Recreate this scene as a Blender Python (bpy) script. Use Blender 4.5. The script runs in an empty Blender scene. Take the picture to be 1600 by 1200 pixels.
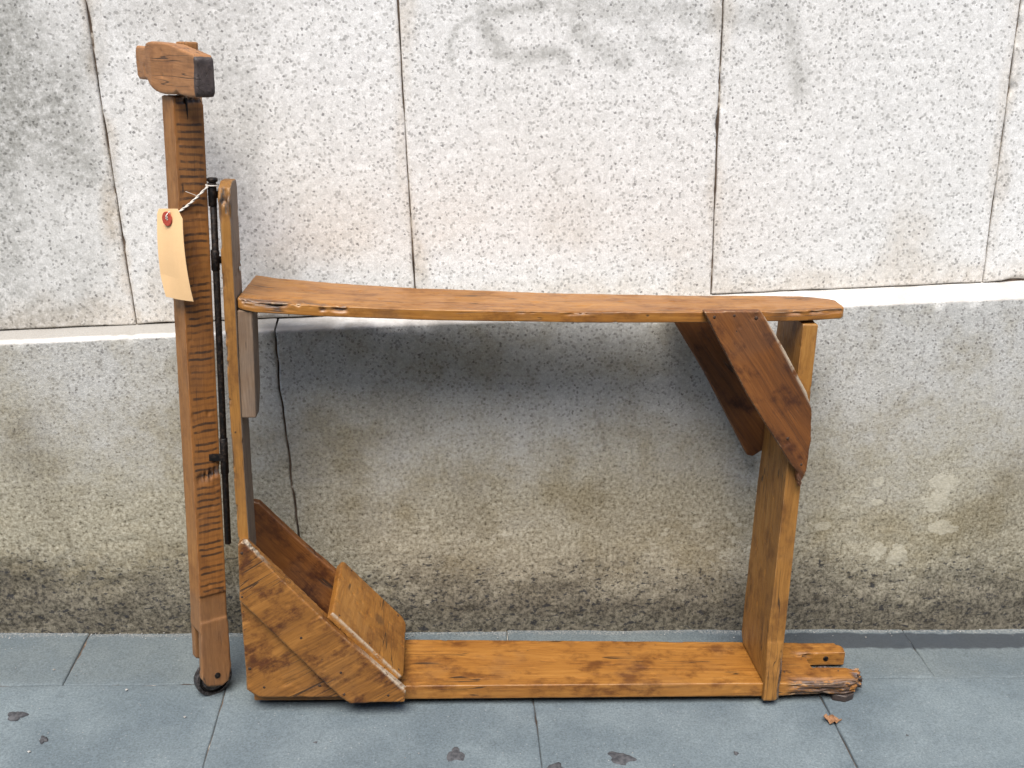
import bpy, bmesh, math, random
import numpy as np
from mathutils import Vector, Matrix

random.seed(7)
rng = np.random.default_rng(11)
scene = bpy.context.scene
COL = scene.collection

# ------------------------------------------------------------------ camera
cam_d = bpy.data.cameras.new('camera')
cam = bpy.data.objects.new('camera', cam_d)
COL.objects.link(cam)
cam_d.sensor_width = 36.0
cam_d.lens = 38.41
cam_d.clip_start = 0.02
cam_d.clip_end = 200.0
_R = Vector((0.99759995, -0.06426494, -0.02577498))
_U = Vector((0.04733678, 0.36132521, 0.93123752))
_F = Vector((0.05053278, 0.93022261, -0.36350011))
cam.matrix_world = Matrix(((_R.x, _U.x, -_F.x, 0.0), (_R.y, _U.y, -_F.y, -1.46),
                           (_R.z, _U.z, -_F.z, 0.981), (0, 0, 0, 1)))
scene.camera = cam

# ------------------------------------------------------------------ sky, sun, exposure
SUN_EL, SUN_AZ = math.radians(62), math.radians(190)      # azimuth from +Y clockwise
world = bpy.data.worlds.new('World')
scene.world = world
world.use_nodes = True
wn, wl = world.node_tree.nodes, world.node_tree.links
bg = wn['Background']
sky = wn.new('ShaderNodeTexSky')
sky.sky_type = 'NISHITA'
sky.sun_disc = False
sky.sun_elevation = SUN_EL
sky.sun_rotation = SUN_AZ
sky.air_density = 1.0
sky.dust_density = 1.5
sky.ozone_density = 1.0
wl.new(sky.outputs[0], bg.inputs[0])
bg.inputs[1].default_value = 0.075
sun_d = bpy.data.lights.new('sun', 'SUN')
sun_d.energy = 1.5
sun_d.angle = math.radians(36)
sun_d.color = (1.0, 0.94, 0.85)
sun = bpy.data.objects.new('sun', sun_d)
COL.objects.link(sun)
sdir = Vector((math.sin(SUN_AZ) * math.cos(SUN_EL), math.cos(SUN_AZ) * math.cos(SUN_EL), math.sin(SUN_EL)))
sun.rotation_euler = sdir.to_track_quat('Z', 'Y').to_euler()
sun.location = sdir * 8

scene.view_settings.view_transform = 'Standard'
scene.view_settings.look = 'None'
scene.view_settings.exposure = 1.95
scene.view_settings.gamma = 1.0
scene.view_settings.use_curve_mapping = False

# ------------------------------------------------------------------ numpy noise
def _hash(ix, iy, iz, s):
    h = (ix * 374761393 + iy * 668265263 + iz * 2147483647 + s * 1274126177) & 0xFFFFFFFF
    h = ((h ^ (h >> 13)) * 1274126177) & 0xFFFFFFFF
    h = ((h ^ (h >> 16)) * 2246822519) & 0xFFFFFFFF
    return ((h ^ (h >> 15)) & 0xFFFFFF) / float(0xFFFFFF)

def vnoise(P, s=0):
    P = np.asarray(P, dtype=np.float64)
    I = np.floor(P).astype(np.int64)
    Fr = P - I
    Fr = Fr * Fr * (3 - 2 * Fr)
    r = 0
    for dx in (0, 1):
        wx = Fr[:, 0] if dx else 1 - Fr[:, 0]
        for dy in (0, 1):
            wy = Fr[:, 1] if dy else 1 - Fr[:, 1]
            for dz in (0, 1):
                wz = Fr[:, 2] if dz else 1 - Fr[:, 2]
                r = r + wx * wy * wz * _hash(I[:, 0] + dx, I[:, 1] + dy, I[:, 2] + dz, s)
    return r

def fbm(P, s=0, o=3):
    P = np.asarray(P, dtype=np.float64)
    t, a, n = 0, 1.0, 0
    for k in range(o):
        t = t + a * vnoise(P * (2.03 ** k), s + k * 17)
        n += a
        a *= 0.5
    return t / n

def sstep(a, b, x):
    t = np.clip((x - a) / (b - a), 0, 1)
    return t * t * (3 - 2 * t)

# ------------------------------------------------------------------ node helpers
class NT:
    def __init__(self, name):
        self.m = bpy.data.materials.new(name)
        self.m.use_nodes = True
        self.n, self.l = self.m.node_tree.nodes, self.m.node_tree.links
        self.b = self.n['Principled BSDF']
    def node(self, t, **kw):
        x = self.n.new(t)
        for k, v in kw.items():
            setattr(x, k, v)
        return x
    def put(self, sock, v):
        if isinstance(v, bpy.types.NodeSocket):
            self.l.new(v, sock)
        elif v is not None:
            sock.default_value = v
    def pos(self):
        return self.node('ShaderNodeNewGeometry').outputs['Position']
    def attr(self, a):
        return self.node('ShaderNodeAttribute', attribute_name=a).outputs['Vector']
    def vmul(self, v, s):
        x = self.node('ShaderNodeVectorMath', operation='MULTIPLY')
        self.put(x.inputs[0], v); x.inputs[1].default_value = s
        return x.outputs[0]
    def vadd(self, v, s):
        x = self.node('ShaderNodeVectorMath', operation='ADD')
        self.put(x.inputs[0], v); self.put(x.inputs[1], s)
        return x.outputs[0]
    def sep(self, v):
        x = self.node('ShaderNodeSeparateXYZ'); self.put(x.inputs[0], v)
        return x.outputs
    def noise(self, v, scale, detail=4, rough=0.55, dist=0.0, col=False):
        x = self.node('ShaderNodeTexNoise'); self.put(x.inputs['Vector'], v)
        x.inputs['Scale'].default_value = scale; x.inputs['Detail'].default_value = detail
        x.inputs['Roughness'].default_value = rough; x.inputs['Distortion'].default_value = dist
        return x.outputs['Color' if col else 'Fac']
    def vor(self, v, scale, rnd=1.0, feature='F1'):
        x = self.node('ShaderNodeTexVoronoi', feature=feature); self.put(x.inputs['Vector'], v)
        x.inputs['Scale'].default_value = scale
        if 'Randomness' in x.inputs: x.inputs['Randomness'].default_value = rnd
        return x.outputs
    def math(self, op, a, b=None, c=None, clamp=False):
        x = self.node('ShaderNodeMath', operation=op, use_clamp=clamp)
        self.put(x.inputs[0], a)
        if b is not None: self.put(x.inputs[1], b)
        if c is not None: self.put(x.inputs[2], c)
        return x.outputs[0]
    def ramp(self, v, lo, hi, a=0.0, b=1.0):
        x = self.node('ShaderNodeMapRange', interpolation_type='SMOOTHSTEP'); x.clamp = True
        self.put(x.inputs[0], v)
        for i, q in enumerate((lo, hi, a, b)): self.put(x.inputs[1 + i], q)
        return x.outputs[0]
    def cramp(self, v, stops, interp='LINEAR'):
        x = self.node('ShaderNodeValToRGB'); self.put(x.inputs[0], v)
        e = x.color_ramp.elements; x.color_ramp.interpolation = interp
        e[0].position, e[0].color = stops[0][0], (*stops[0][1], 1)
        e[1].position, e[1].color = stops[-1][0], (*stops[-1][1], 1)
        for p_, c_ in stops[1:-1]:
            q = e.new(p_); q.color = (*c_, 1)
        return x.outputs[0]
    def mix(self, f, a, b, mode='MIX'):
        x = self.node('ShaderNodeMix', data_type='RGBA', blend_type=mode)
        self.put(x.inputs[0], f)
        for i, q in ((6, a), (7, b)):
            if isinstance(q, tuple): x.inputs[i].default_value = (*q, 1) if len(q) == 3 else q
            else: self.put(x.inputs[i], q)
        return x.outputs[2]
    def bump(self, h, strength=0.3, dist=0.002, normal=None):
        x = self.node('ShaderNodeBump'); self.put(x.inputs['Height'], h)
        x.inputs['Strength'].default_value = strength; x.inputs['Distance'].default_value = dist
        if normal is not None: self.put(x.inputs['Normal'], normal)
        return x.outputs[0]
    def done(self, col, rough=0.6, normal=None, metal=0.0, spec=None):
        if isinstance(col, tuple): self.b.inputs['Base Color'].default_value = (*col, 1)
        else: self.put(self.b.inputs['Base Color'], col)
        self.put(self.b.inputs['Roughness'], rough)
        self.b.inputs['Metallic'].default_value = metal
        if spec is not None: self.b.inputs['Specular IOR Level'].default_value = spec
        if normal is not None: self.put(self.b.inputs['Normal'], normal)
        return self.m

# ------------------------------------------------------------------ stone materials
def speckle(t, P, base_lo, base_hi, grey, dark):
    """washed terrazzo: pale angular chips, thin grey matrix, scattered grey and dark chips"""
    wn = t.noise(P, 300, 3, 0.6, col=True)
    warp = t.node('ShaderNodeVectorMath', operation='SCALE')
    t.put(warp.inputs[0], t.vadd(wn, (-0.5, -0.5, -0.5)))
    warp.inputs['Scale'].default_value = 0.0050
    Q = t.vadd(P, warp.outputs[0])
    v1 = t.vor(Q, 275)
    s1 = t.sep(v1['Color'])
    col = t.mix(s1[0], base_lo, base_hi)
    worm = t.ramp(t.math('ABSOLUTE', t.math('SUBTRACT', t.sep(wn)[0], 0.52)), 0.045, 0.012)
    col = t.mix(t.math('MULTIPLY', worm, 0.55), col, grey)
    col = t.mix(t.math('MULTIPLY', t.ramp(s1[1], 0.86, 0.87), t.ramp(v1['Distance'], 0.62, 0.45)), col, grey)
    k = t.math('MULTIPLY', t.ramp(s1[2], 0.945, 0.95), t.ramp(v1['Distance'], 0.60, 0.42))
    col = t.mix(t.math('MULTIPLY', k, t.math('MULTIPLY_ADD', s1[0], 0.5, 0.45)), col, dark)
    return col, worm, k

def mat_terrazzo():
    t = NT('washed_terrazzo')
    P = t.pos()
    col, worm, k = speckle(t, P, (0.66, 0.655, 0.635), (0.83, 0.825, 0.81), (0.45, 0.445, 0.43), (0.24, 0.235, 0.23))
    a = t.sep(t.attr('stain'))                            # soot, warm dirt: shapes of their own on the slabs
    n = t.noise(P, 110, 4, 0.75)
    st = t.math('MULTIPLY', a[0], t.ramp(n, 0.30, 0.60, 0.35, 1.0))
    col = t.mix(st, col, t.mix(1.0, col, (0.36, 0.36, 0.335), 'MULTIPLY'))
    w = t.math('MULTIPLY', a[1], t.ramp(n, 0.25, 0.6, 0.5, 1.0))
    col = t.mix(w, col, t.mix(1.0, col, (0.70, 0.61, 0.50), 'MULTIPLY'))
    col = t.mix(a[2], col, t.mix(1.0, col, (0.88, 0.875, 0.86), 'MULTIPLY'))
    h = t.math('ADD', n, t.math('MULTIPLY', k, -0.6))
    return t.done(col, 0.85, t.bump(h, 0.25, 0.0010), spec=0.25)

def mat_plinth():
    t = NT('weathered_plinth_render')
    P = t.pos()
    x, y, z = t.sep(P)
    hgt = t.math('MULTIPLY_ADD', x, 0.0643, z)           # height over the sloping pavement
    sp, worm, k = speckle(t, P, (0.40, 0.40, 0.385), (0.55, 0.55, 0.53), (0.28, 0.275, 0.265), (0.15, 0.145, 0.14))
    n1 = t.noise(P, 7, 5, 0.62)
    n2 = t.noise(t.vmul(P, (1, 1, 1.3)), 40, 5, 0.68)
    n3 = t.noise(P, 190, 4, 0.72)
    a = t.sep(t.attr('stain'))                            # soot, flaked skin, splash band
    beige = t.cramp(n3, [(0.33, (0.12, 0.105, 0.072)), (0.45, (0.27, 0.245, 0.182)), (0.55, (0.36, 0.335, 0.26)), (0.68, (0.49, 0.46, 0.37))])
    lv = t.math('ADD', hgt, t.math('MULTIPLY_ADD', n1, 0.5, -0.25))
    lv = t.math('ADD', lv, t.math('MULTIPLY_ADD', n2, 0.16, -0.08))
    col = t.mix(t.ramp(lv, 0.52, 0.16), sp, beige)
    # brown damp discolouring
    br = t.ramp(t.noise(t.vadd(P, (3.1, 0, 1.7)), 9, 5, 0.65), 0.45, 0.68)
    col = t.mix(t.math('MULTIPLY', br, 0.55), col, t.mix(1.0, col, (0.62, 0.55, 0.40), 'MULTIPLY'))
    # skin coat left in pale islands with crisp edges
    fl = t.math('ADD', a[1], t.math('MULTIPLY_ADD', n2, 1.9, -0.95))
    fl = t.ramp(fl, 0.50, 0.525)
    col = t.mix(t.math('MULTIPLY', fl, 0.45), col, t.mix(n3, (0.48, 0.45, 0.36), (0.58, 0.55, 0.45)))
    # fine dark pitting in the bare render
    pit = t.math('MULTIPLY', t.ramp(n3, 0.40, 0.33), t.math('SUBTRACT', 1.0, fl))
    col = t.mix(t.math('MULTIPLY', pit, t.ramp(lv, 0.5, 0.2, 0.0, 0.6)), col, (0.07, 0.06, 0.045))
    # soot clouds and scratches
    so = t.math('MULTIPLY', a[0], t.ramp(n2, 0.30, 0.60, 0.3, 1.0))
    col = t.mix(t.math('MULTIPLY', so, 0.45), col, t.mix(1.0, col, (0.40, 0.36, 0.30), 'MULTIPLY'))
    # splash dirt, ragged, over the lowest band
    sd = t.math('ADD', a[2], t.math('MULTIPLY_ADD', n2, 1.3, -0.65))
    col = t.mix(t.math('MULTIPLY', t.ramp(sd, 0.15, 1.15), 0.9), col, t.mix(t.ramp(n3, 0.35, 0.65), (0.028, 0.026, 0.022), (0.135, 0.118, 0.090)))
    blk = t.math('MULTIPLY', t.ramp(t.noise(t.vmul(P, (1, 1, 1.8)), 80, 4, 0.72), 0.57, 0.61), t.ramp(a[2], 0.10, 0.5))
    col = t.mix(t.math('MULTIPLY', blk, 0.85), col, (0.025, 0.026, 0.03))
    # worn ledge rim, painted paler as if top-lit, sooty again towards the left
    rim = t.ramp(t.math('ADD', z, t.math('MULTIPLY_ADD', n3, 0.010, -0.005)), 0.5015, 0.5045)
    led = t.mix(t.ramp(t.math('ADD', n1, t.math('MULTIPLY', n2, 0.4)), 0.50, 0.85), (0.80, 0.79, 0.77), (0.42, 0.40, 0.37))
    led = t.mix(t.math('MULTIPLY', t.ramp(y, 0.005, 0.014), t.ramp(x, -0.18, -0.30)), led, (0.30, 0.285, 0.26))
    col = t.mix(t.math('MULTIPLY', rim, 0.9), col, led)
    v = t.vor(P, 330)
    h = t.math('ADD', t.math('MULTIPLY', n3, 0.8), t.math('ADD', t.math('MULTIPLY', fl, 0.9), t.math('MULTIPLY', v['Distance'], -0.5)))
    return t.done(col, 0.9, t.bump(h, 0.4, 0.0013), spec=0.2)

def mat_mortar():
    t = NT('old_mortar')
    P = t.pos()
    n = t.noise(P, 22, 5, 0.6)
    col = t.cramp(n, [(0.40, (0.035, 0.024, 0.018)), (0.56, (0.12, 0.085, 0.06)), (0.62, (0.50, 0.46, 0.40))])
    return t.done(col, 0.95)

def mat_paving():
    t = NT('grey_paving')
    P = t.pos()
    x, y, z = t.sep(P)
    n1 = t.noise(P, 6, 5, 0.6)
    n3 = t.noise(P, 330, 4, 0.8)
    col = t.mix(t.ramp(n1, 0.3, 0.7), (0.092, 0.116, 0.130), (0.142, 0.172, 0.184))
    col = t.mix(0.85, col, t.mix(1.0, col, t.cramp(n3, [(0.3, (0.55, 0.55, 0.55)), (0.5, (1, 1, 1)), (0.72, (1.5, 1.5, 1.5))]), 'MULTIPLY'))
    v = t.vor(P, 210)
    fleck = t.math('MULTIPLY', t.ramp(t.sep(v['Color'])[0], 0.93, 0.95), t.ramp(v['Distance'], 0.3, 0.15))
    col = t.mix(t.math('MULTIPLY', fleck, 0.3), col, (0.35, 0.36, 0.36))
    # ragged dark strip and dry pale crust next to the wall
    n2 = t.noise(P, 26, 5, 0.65)
    yy = t.math('ADD', y, t.math('MULTIPLY_ADD', n2, 0.024, -0.012))
    dark_strip = t.math('MULTIPLY', t.ramp(yy, -0.057, -0.051), t.ramp(x, 0.33, 0.52))
    dark_strip = t.math('MULTIPLY', dark_strip, t.ramp(yy, -0.012, -0.017))
    col = t.mix(t.math('MULTIPLY', dark_strip, 0.8), col, (0.036, 0.042, 0.052))
    crust = t.math('MULTIPLY', t.ramp(yy, -0.016, -0.008), t.ramp(n3, 0.45, 0.6))
    col = t.mix(t.math('MULTIPLY', crust, 0.5), col, (0.36, 0.35, 0.33))
    # darker brown-grey tone on the strip by the wall
    strip_tone = t.math('MULTIPLY', t.ramp(yy, -0.155, -0.11), t.ramp(n1, 0.25, 0.6))
    col = t.mix(t.math('MULTIPLY', strip_tone, 0.55), col, t.mix(1.0, col, (0.74, 0.70, 0.66), 'MULTIPLY'))
    sp = t.ramp(t.noise(t.vadd(P, (5, 2, 0)), 28, 5, 0.7), 0.57, 0.72)
    col = t.mix(t.math('MULTIPLY', sp, 0.4), col, t.mix(1.0, col, (0.62, 0.63, 0.66), 'MULTIPLY'))
    return t.done(col, t.ramp(dark_strip, 0, 1, 0.75, 0.5), t.bump(t.math('ADD', n3, t.math('MULTIPLY', n2, 0.6)), 0.35, 0.0015), spec=0.3)

M = {}
M['terrazzo'] = mat_terrazzo()
M['plinth'] = mat_plinth()
M['mortar'] = mat_mortar()
M['paving'] = mat_paving()

# ------------------------------------------------------------------ wood materials
def mat_wood(name, dark, mid, light, grime=0.5, marks=False, weather=0.0, gloss=0.42, spots=1.0, pale_edge=0.5):
    t = NT(name)
    G = t.attr('grain')                                   # x runs along the grain, metres
    low = t.noise(t.vmul(G, (3.0, 12, 12)), 1.6, 3, 0.5)
    warpv = t.node('ShaderNodeVectorMath', operation='SCALE')
    t.put(warpv.inputs[0], t.vadd(t.noise(t.vmul(G, (4, 14, 14)), 1.0, 2, col=True), (-0.5, -0.5, -0.5)))
    warpv.inputs['Scale'].default_value = 0.035
    Q = t.vadd(G, warpv.outputs[0])
    rings = t.noise(t.vmul(Q, (2.5, 120, 120)), 1.0, 2, 0.6)
    fine = t.noise(t.vmul(Q, (16, 520, 520)), 1.0, 2, 0.65)
    g = t.math('ADD', t.math('MULTIPLY', rings, 0.5), t.math('MULTIPLY', fine, 0.5))
    g = t.math('ADD', g, t.math('MULTIPLY_ADD', low, 0.5, -0.25))
    col = t.cramp(g, [(0.20, dark), (0.50, mid), (0.82, light)])
    # hand-worn varnish: cloudy darker areas
    cl = t.noise(t.vmul(G, (1, 1.35, 1.35)), 20, 5, 0.70)
    clm = t.math('MULTIPLY', t.ramp(cl, 0.47, 0.68), grime)
    col = t.mix(clm, col, t.mix(1.0, col, (0.30, 0.20, 0.13), 'MULTIPLY'))
    dull = t.ramp(t.noise(t.vadd(G, (2.2, 5.1, 0.7)), 8, 4, 0.65), 0.50, 0.66)
    col = t.mix(t.math('MULTIPLY', dull, 0.5), col, t.mix(1.0, col, (0.70, 0.72, 0.85), 'MULTIPLY'))
    # long dark stains along the grain
    st = t.ramp(t.noise(t.vmul(G, (9, 70, 70)), 1.0, 4, 0.6), 0.62, 0.72)
    col = t.mix(t.math('MULTIPLY', st, 0.35), col, t.mix(1.0, col, (0.25, 0.16, 0.10), 'MULTIPLY'))
    ck = t.noise(t.vmul(G, (4, 95, 95)), 1.0, 1, 0.4)
    ckm = t.math('MULTIPLY', t.ramp(t.math('ABSOLUTE', t.math('SUBTRACT', ck, 0.5)), 0.014, 0.005), t.ramp(t.noise(t.vadd(t.vmul(G, (1, 1.5, 1.5)), (4, 4, 4)), 11, 2), 0.52, 0.58))
    col = t.mix(t.math('MULTIPLY', ckm, 0.8), col, (0.018, 0.010, 0.006))
    # dents and worm holes
    v = t.vor(t.vmul(G, (0.7, 1, 1)), 95)
    s = t.sep(v['Color'])
    hole = t.math('MULTIPLY', t.ramp(s[0], 0.90, 0.905), t.ramp(v['Distance'], t.math('MULTIPLY_ADD', s[1], 0.20, 0.03), 0.02))
    hole = t.math('MULTIPLY', hole, spots)
    col = t.mix(t.math('MULTIPLY', hole, 0.85), col, (0.012, 0.008, 0.006))
    v2 = t.vor(t.vmul(G, (0.8, 1, 1)), 16)
    s2 = t.sep(v2['Color'])
    kd = t.math('ADD', v2['Distance'], t.math('MULTIPLY_ADD', cl, 0.5, -0.25))
    knot = t.math('MULTIPLY', t.ramp(s2[0], 0.66, 0.68), t.ramp(kd, 0.22, 0.06))
    col = t.mix(t.math('MULTIPLY', knot, 0.6 * spots), col, (0.06, 0.028, 0.012))
    if weather:
        wv = t.math('MULTIPLY', t.ramp(cl, 0.30, 0.62), weather)
        col = t.mix(wv, col, t.mix(fine, (0.10, 0.075, 0.055), (0.27, 0.22, 0.175)))
    mk = None
    if marks:
        m = t.sep(t.attr('mark'))                         # x along the post, y across the face, z depth below it
        zz = t.math('ADD', m[0], t.math('MULTIPLY_ADD', t.noise(t.vmul(t.attr('mark'), (14, 30, 1)), 1, 2), 0.009, -0.0045))
        fr = t.math('FRACT', t.math('DIVIDE', zz, 0.0088))
        band = t.math('ABSOLUTE', t.math('SUBTRACT', fr, 0.5))
        row = t.math('FLOOR', t.math('DIVIDE', zz, 0.0088))
        wn_ = t.node('ShaderNodeTexWhiteNoise', noise_dimensions='1D'); t.put(wn_.inputs['W'], row)
        r = wn_.outputs['Value']
        lo = t.math('MULTIPLY_ADD', r, 0.004, 0.0)
        across = t.math('MULTIPLY', t.ramp(m[1], lo, t.math('ADD', lo, 0.003)), t.ramp(m[1], 0.038, 0.031))
        k = t.math('MULTIPLY', t.ramp(band, 0.27, 0.10), across)
        k = t.math('MULTIPLY', k, t.ramp(t.noise(t.vmul(t.attr('mark'), (1, 0.4, 1)), 160, 3, 0.7), 0.32, 0.55, 0.35, 1.0))
        wn2 = t.node('ShaderNodeTexWhiteNoise', noise_dimensions='1D'); t.put(wn2.inputs['W'], t.math('ADD', row, 91.7))
        k = t.math('MULTIPLY', k, t.ramp(wn2.outputs['Value'], 0.0, 0.6, 0.25, 1.0))
        k = t.math('MULTIPLY', k, t.ramp(m[2], 0.006, 0.002))
        k = t.math('MULTIPLY', k, t.ramp(m[0], 0.162, 0.172))
        col = t.mix(t.math('MULTIPLY', t.ramp(m[2], 0.004, 0.001), 0.8), col, t.mix(1.0, col, (0.95, 0.85, 0.70), 'MULTIPLY'))
        col = t.mix(t.math('MULTIPLY', k, 0.85), col, (0.016, 0.011, 0.009))
        col = t.mix(t.math('MULTIPLY', t.ramp(m[0], 0.175, 0.150), 0.4), col, t.mix(fine, (0.075, 0.048, 0.030), (0.17, 0.115, 0.075)))
        mk = k
    # edges rubbed bare or blackened
    pt = t.node('ShaderNodeNewGeometry').outputs['Pointiness']
    en = t.noise(t.vmul(G, (1, 2, 2)), 42, 4, 0.65)
    ed = t.ramp(pt, 0.525, 0.60)
    col = t.mix(t.math('MULTIPLY', t.math('MULTIPLY', ed, t.ramp(en, 0.46, 0.56)), pale_edge), col, (0.50, 0.36, 0.21))
    col = t.mix(t.math('MULTIPLY', t.math('MULTIPLY', ed, t.ramp(en, 0.44, 0.34)), 0.75), col, (0.03, 0.022, 0.018))
    # blackened chipped zones painted as a vertex mask where the timber is broken out
    br = t.node('ShaderNodeAttribute', attribute_name='broken').outputs['Fac']
    brn = t.math('MULTIPLY', br, t.ramp(t.noise(t.vmul(G, (0.35, 1, 1)), 150, 4, 0.7), 0.40, 0.50))
    col = t.mix(t.math('MULTIPLY', brn, 0.9), col, t.mix(t.ramp(fine, 0.35, 0.65), (0.008, 0.006, 0.007), (0.085, 0.070, 0.068)))
    wo = t.node('ShaderNodeAttribute', attribute_name='worn').outputs['Fac']
    won = t.math('MULTIPLY', wo, t.ramp(t.noise(t.vmul(G, (0.6, 1, 1)), 120, 3, 0.7), 0.34, 0.50))
    col = t.mix(t.math('MULTIPLY', won, 0.9), col, t.mix(fine, (0.22, 0.17, 0.12), (0.50, 0.43, 0.33)))
    h = t.math('ADD', t.math('MULTIPLY', g, 0.7), t.math('MULTIPLY', hole, -1.5))
    h = t.math('ADD', t.math('ADD', h, t.math('MULTIPLY', cl, 0.5)), t.math('MULTIPLY', ckm, -1.5))
    rough = t.math('ADD', t.math('MULTIPLY_ADD', dull, 0.22, gloss), t.math('MULTIPLY', cl, 0.22))
    return t.done(col, rough, t.bump(h, 0.35, 0.0012), spec=0.5)

A = dict(dark=(0.15, 0.050, 0.008), mid=(0.275, 0.117, 0.021), light=(0.38, 0.182, 0.045))
M['amber'] = mat_wood('amber_pine', **A, grime=0.55, gloss=0.30)
M['deck'] = mat_wood('amber_deck_pine', **A, grime=0.8, gloss=0.34)
M['honey'] = mat_wood('honey_pine', (0.15, 0.063, 0.011), (0.26, 0.118, 0.023), (0.35, 0.175, 0.043), grime=0.55, spots=0.6)
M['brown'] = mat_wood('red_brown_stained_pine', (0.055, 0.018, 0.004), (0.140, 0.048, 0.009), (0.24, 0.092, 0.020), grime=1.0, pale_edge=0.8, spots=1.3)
M['panel'] = mat_wood('stained_panel_pine', (0.09, 0.033, 0.006), (0.22, 0.090, 0.015), (0.33, 0.148, 0.031), grime=1.0, pale_edge=0.9)
M['post'] = mat_wood('ruled_post_timber', (0.17, 0.068, 0.016), (0.26, 0.112, 0.028), (0.34, 0.16, 0.046), grime=0.4, marks=True, spots=0.3, gloss=0.5)
M['grey_wood'] = mat_wood('weathered_brown_timber', (0.08, 0.047, 0.026), (0.155, 0.098, 0.058), (0.25, 0.17, 0.108), grime=0.5, weather=0.35, gloss=0.6)
M['handle'] = mat_wood('worn_handle_timber', (0.18, 0.076, 0.024), (0.28, 0.125, 0.042), (0.36, 0.175, 0.065), grime=0.45, gloss=0.5, pale_edge=0.3)

def mat_steel():
    t = NT('black_iron')
    P = t.pos()
    n = t.noise(P, 220, 4, 0.7)
    col = t.mix(t.ramp(n, 0.45, 0.7), (0.010, 0.009, 0.009), (0.055, 0.038, 0.028))
    return t.done(col, t.ramp(n, 0.3, 0.7, 0.38, 0.65), t.bump(n, 0.2, 0.0006), metal=0.6)
M['iron'] = mat_steel()
M['nail'] = None
def mat_bright():
    t = NT('worn_bearing_steel')
    n = t.noise(t.pos(), 180, 4, 0.7)
    return t.done(t.mix(t.ramp(n, 0.4, 0.65), (0.05, 0.042, 0.04), (0.16, 0.14, 0.135)), t.ramp(n, 0.3, 0.7, 0.3, 0.6), metal=0.85)
M['bearing'] = mat_bright()
def mat_card():
    t = NT('manila_card')
    n = t.noise(t.pos(), 900, 3, 0.6)
    n2 = t.noise(t.pos(), 25, 3, 0.5)
    col = t.mix(n, (0.66, 0.43, 0.215), (0.74, 0.50, 0.27))
    col = t.mix(t.math('MULTIPLY', t.ramp(n2, 0.4, 0.7), 0.25), col, (0.56, 0.36, 0.18))
    return t.done(col, 0.75, t.bump(n, 0.1, 0.0003), spec=0.2)
M['card'] = mat_card()
def simple(name, a, b, scale, rough):
    t = NT(name)
    n = t.noise(t.pos(), scale, 4, 0.65)
    return t.done(t.mix(t.ramp(n, 0.3, 0.7), a, b), rough, t.bump(n, 0.3, 0.0006), spec=0.25)
M['nail'] = simple('rusted_nail', (0.018, 0.012, 0.010), (0.07, 0.04, 0.025), 500, 0.7)
M['eyelet'] = simple('red_fibre_eyelet', (0.30, 0.035, 0.02), (0.40, 0.07, 0.045), 400, 0.7)
M['string'] = simple('white_cotton_string', (0.50, 0.46, 0.40), (0.75, 0.71, 0.64), 900, 0.9)
M['gum'] = simple('trodden_gum', (0.035, 0.036, 0.040), (0.085, 0.085, 0.09), 160, 0.8)
M['leaf'] = simple('dry_leaf_brown', (0.12, 0.055, 0.025), (0.28, 0.15, 0.075), 180, 0.7)
M['grit'] = simple('pale_grit', (0.14, 0.135, 0.125), (0.45, 0.44, 0.42), 90, 0.8)
M['endgrain'] = mat_wood('blackened_end_grain', (0.018, 0.012, 0.010), (0.045, 0.032, 0.028), (0.10, 0.075, 0.066), grime=0.3, gloss=0.40, spots=0.3, pale_edge=0.2)
M['paint_fleck'] = simple('pale_paint_fleck', (0.45, 0.55, 0.55), (0.7, 0.75, 0.74), 500, 0.6)

# ------------------------------------------------------------------ object helpers
def mesh_obj(name, verts, faces, mat, parent=None, smooth=True):
    me = bpy.data.meshes.new(name)
    me.from_pydata([tuple(v) for v in verts], [], faces)
    me.validate(); me.update()
    o = bpy.data.objects.new(name, me)
    COL.objects.link(o)
    me.materials.append(mat)
    if smooth: me.polygons.foreach_set('use_smooth', [True] * len(me.polygons))
    if parent is not None: o.parent = parent
    return o

def tag(o, label, cat, group=None):
    o['label'] = label; o['category'] = cat
    if group: o['group'] = group

def empty(name, mw=None):
    o = bpy.data.objects.new(name, None)
    o.empty_display_size = 0.05
    COL.objects.link(o)
    if mw is not None: o.matrix_world = mw
    return o

def co_get(me):
    a = np.empty(len(me.vertices) * 3); me.vertices.foreach_get('co', a); return a.reshape(-1, 3)
def no_get(me):
    a = np.empty(len(me.vertices) * 3); me.vertices.foreach_get('normal', a); return a.reshape(-1, 3)
def co_set(me, a):
    me.vertices.foreach_set('co', np.ascontiguousarray(a, dtype=np.float32).ravel()); me.update()

# ------------------------------------------------------------------ setting: pavement
TAN = 0.06425                                              # the street falls to the right
def gz(x): return -TAN * x

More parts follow.
